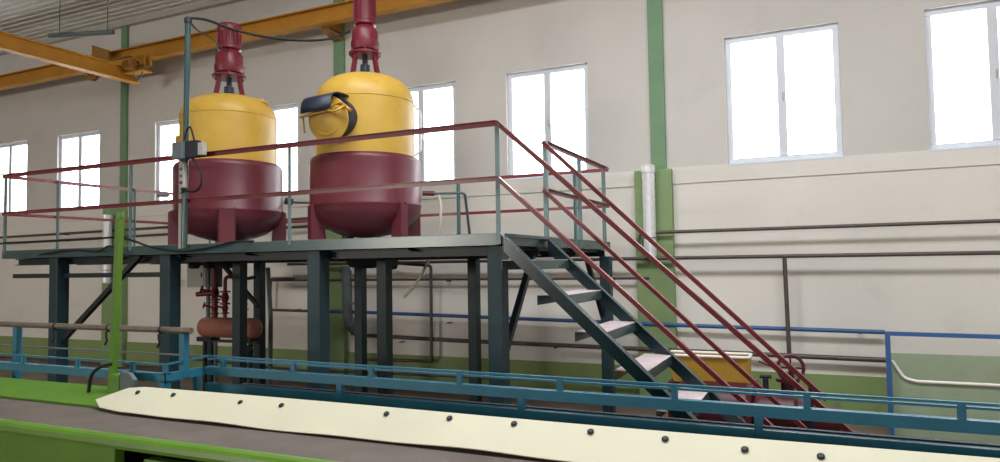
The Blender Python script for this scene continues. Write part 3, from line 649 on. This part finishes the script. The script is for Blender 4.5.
# cream guard board (a thin sheet leaning back), folded forward at its left end
gb_ = MB()
def edge_z(x): return ZT+.006+.004*math.sin(x*3.1)+.003*math.sin(x*7.7+1)
xs2 = [-4.02+i*.12 for i in range(61)]
vs = []
for x in xs2: vs += [(x, 3.015+.006*math.sin(x*2.3), edge_z(x)), (x, 3.20, 1.432+.003*math.sin(x*1.7))]
fs = [[2*i, 2*i+2, 2*i+3, 2*i+1] for i in range(len(xs2)-1)]
k = len(vs); vs += [(-4.25, 3.05, ZT+.012), (-4.36, 3.10, ZT+.045), (-4.16, 3.19, 1.418)]
fs += [[0, 1, k+2, k+1, k]]
gb_.add(vs, fs)
go = gb_.build('guard_board', 'cream', bt); sm = go.modifiers.new('thick', 'SOLIDIFY'); sm.thickness = .006
for px_, py_ in ((138.5, 393.5), (174, 396), (241, 403.5), (282, 406.5), (387, 415), (450, 419.5), (514.5, 425), (591, 433), (665.5, 440.5), (745, 451), (821, 458)):
    # bolt row follows the sheet: solve the sheet point below the pixel's ray
    d = (px_-500)/F*_r-(py_-231)/F*_u+_w; bp = None
    A = Vector((0, 3.015, ZT+.006)); N = Vector((0, -(1.432-ZT-.006), 3.20-3.015)).normalized()
    tt = (A-Vector((0, 0, EYE))).dot(N)/d.dot(N); bp = Vector((0, 0, EYE))+d*tt
    MB().lathe([(.016, 0), (.016, .005), (.01, .010)], bp+N*(.008), 12, N).build('bolt', 'dark', go)
MB().cbox(-4.05, 3.2, 3.205, 3.225, 1.28, 1.425, .003).build('board_backing', 'blue', bt)
# lime housing at the left end, with a post and cable
hs = thing('machine_housing', 'lime green machine housing with an upright post at the left end of the belt', 'machine', (-5, 3.4, 0))
hb = MB(); hb.prism([(-7.5, 3.13, 1.315), (-4.25, 3.13, 1.315), (-4.19, 3.22, 1.42), (-4.40, 3.62, 1.50), (-7.5, 3.62, 1.50)], (0, .0, 0))
hb = MB()
P = [(-7.4, 3.12, .05), (-4.27, 3.12, .05), (-4.27, 3.12, 1.315), (-7.4, 3.12, 1.315)]
hb.add([(-7.4, 3.13, .05), (-4.30, 3.13, .05), (-4.52, 3.41, .05), (-7.4, 3.41, .05), (-7.4, 3.13, 1.30), (-4.30, 3.13, 1.30), (-4.52, 3.41, 1.365), (-7.4, 3.41, 1.365)],
       [(0, 1, 5, 4), (1, 2, 6, 5), (2, 3, 7, 6), (3, 0, 4, 7), (4, 5, 6, 7), (3, 2, 1, 0)])
hb.build('body', 'lime', hs)
MB().bar((-4.56, 3.36, 1.33), (-4.49, 3.36, 2.58), .04, .04).build('post', 'lime', hs)
MB().cbox(-4.56, -4.45, 3.33, 3.42, 1.30, 1.47, .006).build('post_base', 'lime', hs)
MB().prism([(-4.45, 3.34, 1.30), (-4.33, 3.34, 1.30), (-4.31, 3.34, 1.44), (-4.36, 3.34, 1.485), (-4.45, 3.34, 1.49)], (0, .03, 0)).build('bracket_plate', 'slate', hs)
MB().cyl((-4.49, 3.36, 2.57), (-4.49, 3.36, 2.61), .027, n=16).build('post_cap', 'lime', hs)
MB().tube([(-4.72, 3.3, 1.34), (-4.69, 3.3, 1.46), (-4.62, 3.32, 1.52), (-4.53, 3.34, 1.54)], .012).build('hose', 'black', hs)

# ------------------------------------------------------------------ right-hand side
t = thing('hopper', 'yellow hopper with white rim over a dark red base beyond the stairs', 'hopper', (-1.15, 8.3, 0))
hp_ = MB(); x0, x1, y0, y1 = -1.62, -.72, 8.1, 8.42; z0, z1 = .82, 1.13; i_ = .07
O = [(x0+i_, y0+i_, z0), (x1-i_*.2, y0+i_, z0), (x1-i_*.2, y1, z0), (x0+i_, y1, z0), (x0, y0, z1), (x1, y0, z1), (x1, y1, z1), (x0, y1, z1)]
hp_.add(O, [(0, 1, 5, 4), (1, 2, 6, 5), (2, 3, 7, 6), (3, 0, 4, 7), (0, 3, 2, 1)]); ho = hp_.build('bin', 'yellow', t)
s3 = ho.modifiers.new('thick', 'SOLIDIFY'); s3.thickness = .012
MB().bend([(x0, y0, z1), (x1, y0, z1), (x1, y1, z1), (x0, y1, z1), (x0, y0+.05, z1)], .017, .05).build('rim', 'liner', t)
MB().cbox(x0-.02, x1+.05, y0+.08, y1+.3, .25, z0, .05).build('base', 'maroon', t)
for x in (x0+.1, x1-.1):
    for y in (y0+.18, y1-.12): MB().cbox(x-.04, x+.04, y-.04, y+.04, 0, .26, .004).build('leg', 'motor', t)
MB().lathe([(.25, -.4), (.3, -.35), (.3, .35), (.25, .4)], (-1.1, 8.15, .55), 28, (1, 0, 0)).build('drum_cover', 'maroon', t)
t = thing('pump', 'dark red pump with a handwheel right of the yellow hopper', 'pump', (-.4, 8.2, 0))
MB().cbox(-.62, .02, 8.0, 8.5, 0, .34, .02).build('base', 'maroon', t)
MB().lathe([(.08, -.33), (.17, -.3), (.2, -.22), (.2, .1), (.15, .14), (.15, .3), (.1, .33)], (-.38, 8.2, .55), 28, (1, 0, 0)).build('body', 'maroon', t)
MB().cyl((-.34, 8.2, .7), (-.34, 8.2, .98), .07).build('discharge_pipe', 'maroon', t)
MB().cyl((-.34, 8.2, .88), (-.34, 8.2, .91), .12).build('flange', 'maroon', t)
hw = MB().torus((-.30, 8.05, 1.05), (.2, -1, .1), .13, .018).build('hand_wheel', 'maroon', t)
MB().bar((-.43, 8.05, 1.05), (-.17, 8.05, 1.05), .02, .02).bar((-.30, 8.05, .92), (-.30, 8.05, 1.18), .02, .02).cyl((-.3, 8.2, 1.0), (-.30, 8.03, 1.05), .03).build('spoke', 'maroon', hw)
MB().cyl((-.56, 8.15, .72), (-.56, 8.15, .92), .03).cyl((-.62, 8.15, .93), (-.50, 8.15, .93), .02).build('air_cock', 'dark', t)
MB().bar((-.62, 8.1, 1.10), (-.42, 8.1, 1.02), .04, .015).build('lever', 'maroon', t)
MB().lathe([(.1, -.1), (.14, -.08), (.14, .2), (.08, .24)], (-.05, 8.2, .5), 24, (1, 0, 0)).build('motor', 'maroon', t)

t = thing('trough', 'pale green open trough with a white edge at the right behind the blue frame', 'trough', (1.6, 8.9, 0))
tb = MB()
A_ = [(.72, 8.95, 1.05), (.83, 8.95, .86), (.95, 8.95, .82), (3.4, 8.95, .82)]
tb.add([(.72, 8.98, .02), (3.4, 8.98, .02), (3.4, 8.98, .83), (.95, 8.98, .83), (.83, 8.98, .86), (.72, 8.98, 1.04),
        (.72, 9.7, .02), (3.4, 9.7, .02), (3.4, 9.7, 1.05), (.72, 9.7, 1.05)],
       [(0, 1, 2, 3, 4, 5), (0, 5, 9, 6), (6, 9, 8, 7), (1, 7, 8, 2), (0, 6, 7, 1)])
to = tb.build('body', 'trough', t); s4 = to.modifiers.new('thick', 'SOLIDIFY'); s4.thickness = .01
MB().bend([(.72, 8.97, 1.05), (.83, 8.97, .86), (.95, 8.97, .83), (3.4, 8.97, .83)], .018, .05).build('edge_trim', 'liner', t)
MB().box(.74, 3.38, 9.0, 9.68, .5, .52).build('inner_floor', 'salmon', t)
t = thing('blue_guard', 'blue upright post with top bar standing in front of the trough', 'guard rail', (.7, 8.9, 0))
MB().cbox(.655, .705, 8.86, 8.91, 0, 1.37, .004).build('post', 'bluerail', t)
MB().cbox(3.2, 3.25, 8.86, 8.91, 0, 1.37, .004).build('post', 'bluerail', t)
MB().bar((.655, 8.885, 1.36), (3.3, 8.885, 1.34), .045, .045).build('top_bar', 'bluerail', t)

for o in list(bpy.data.objects):
    if '_o' in o: del o['_o']
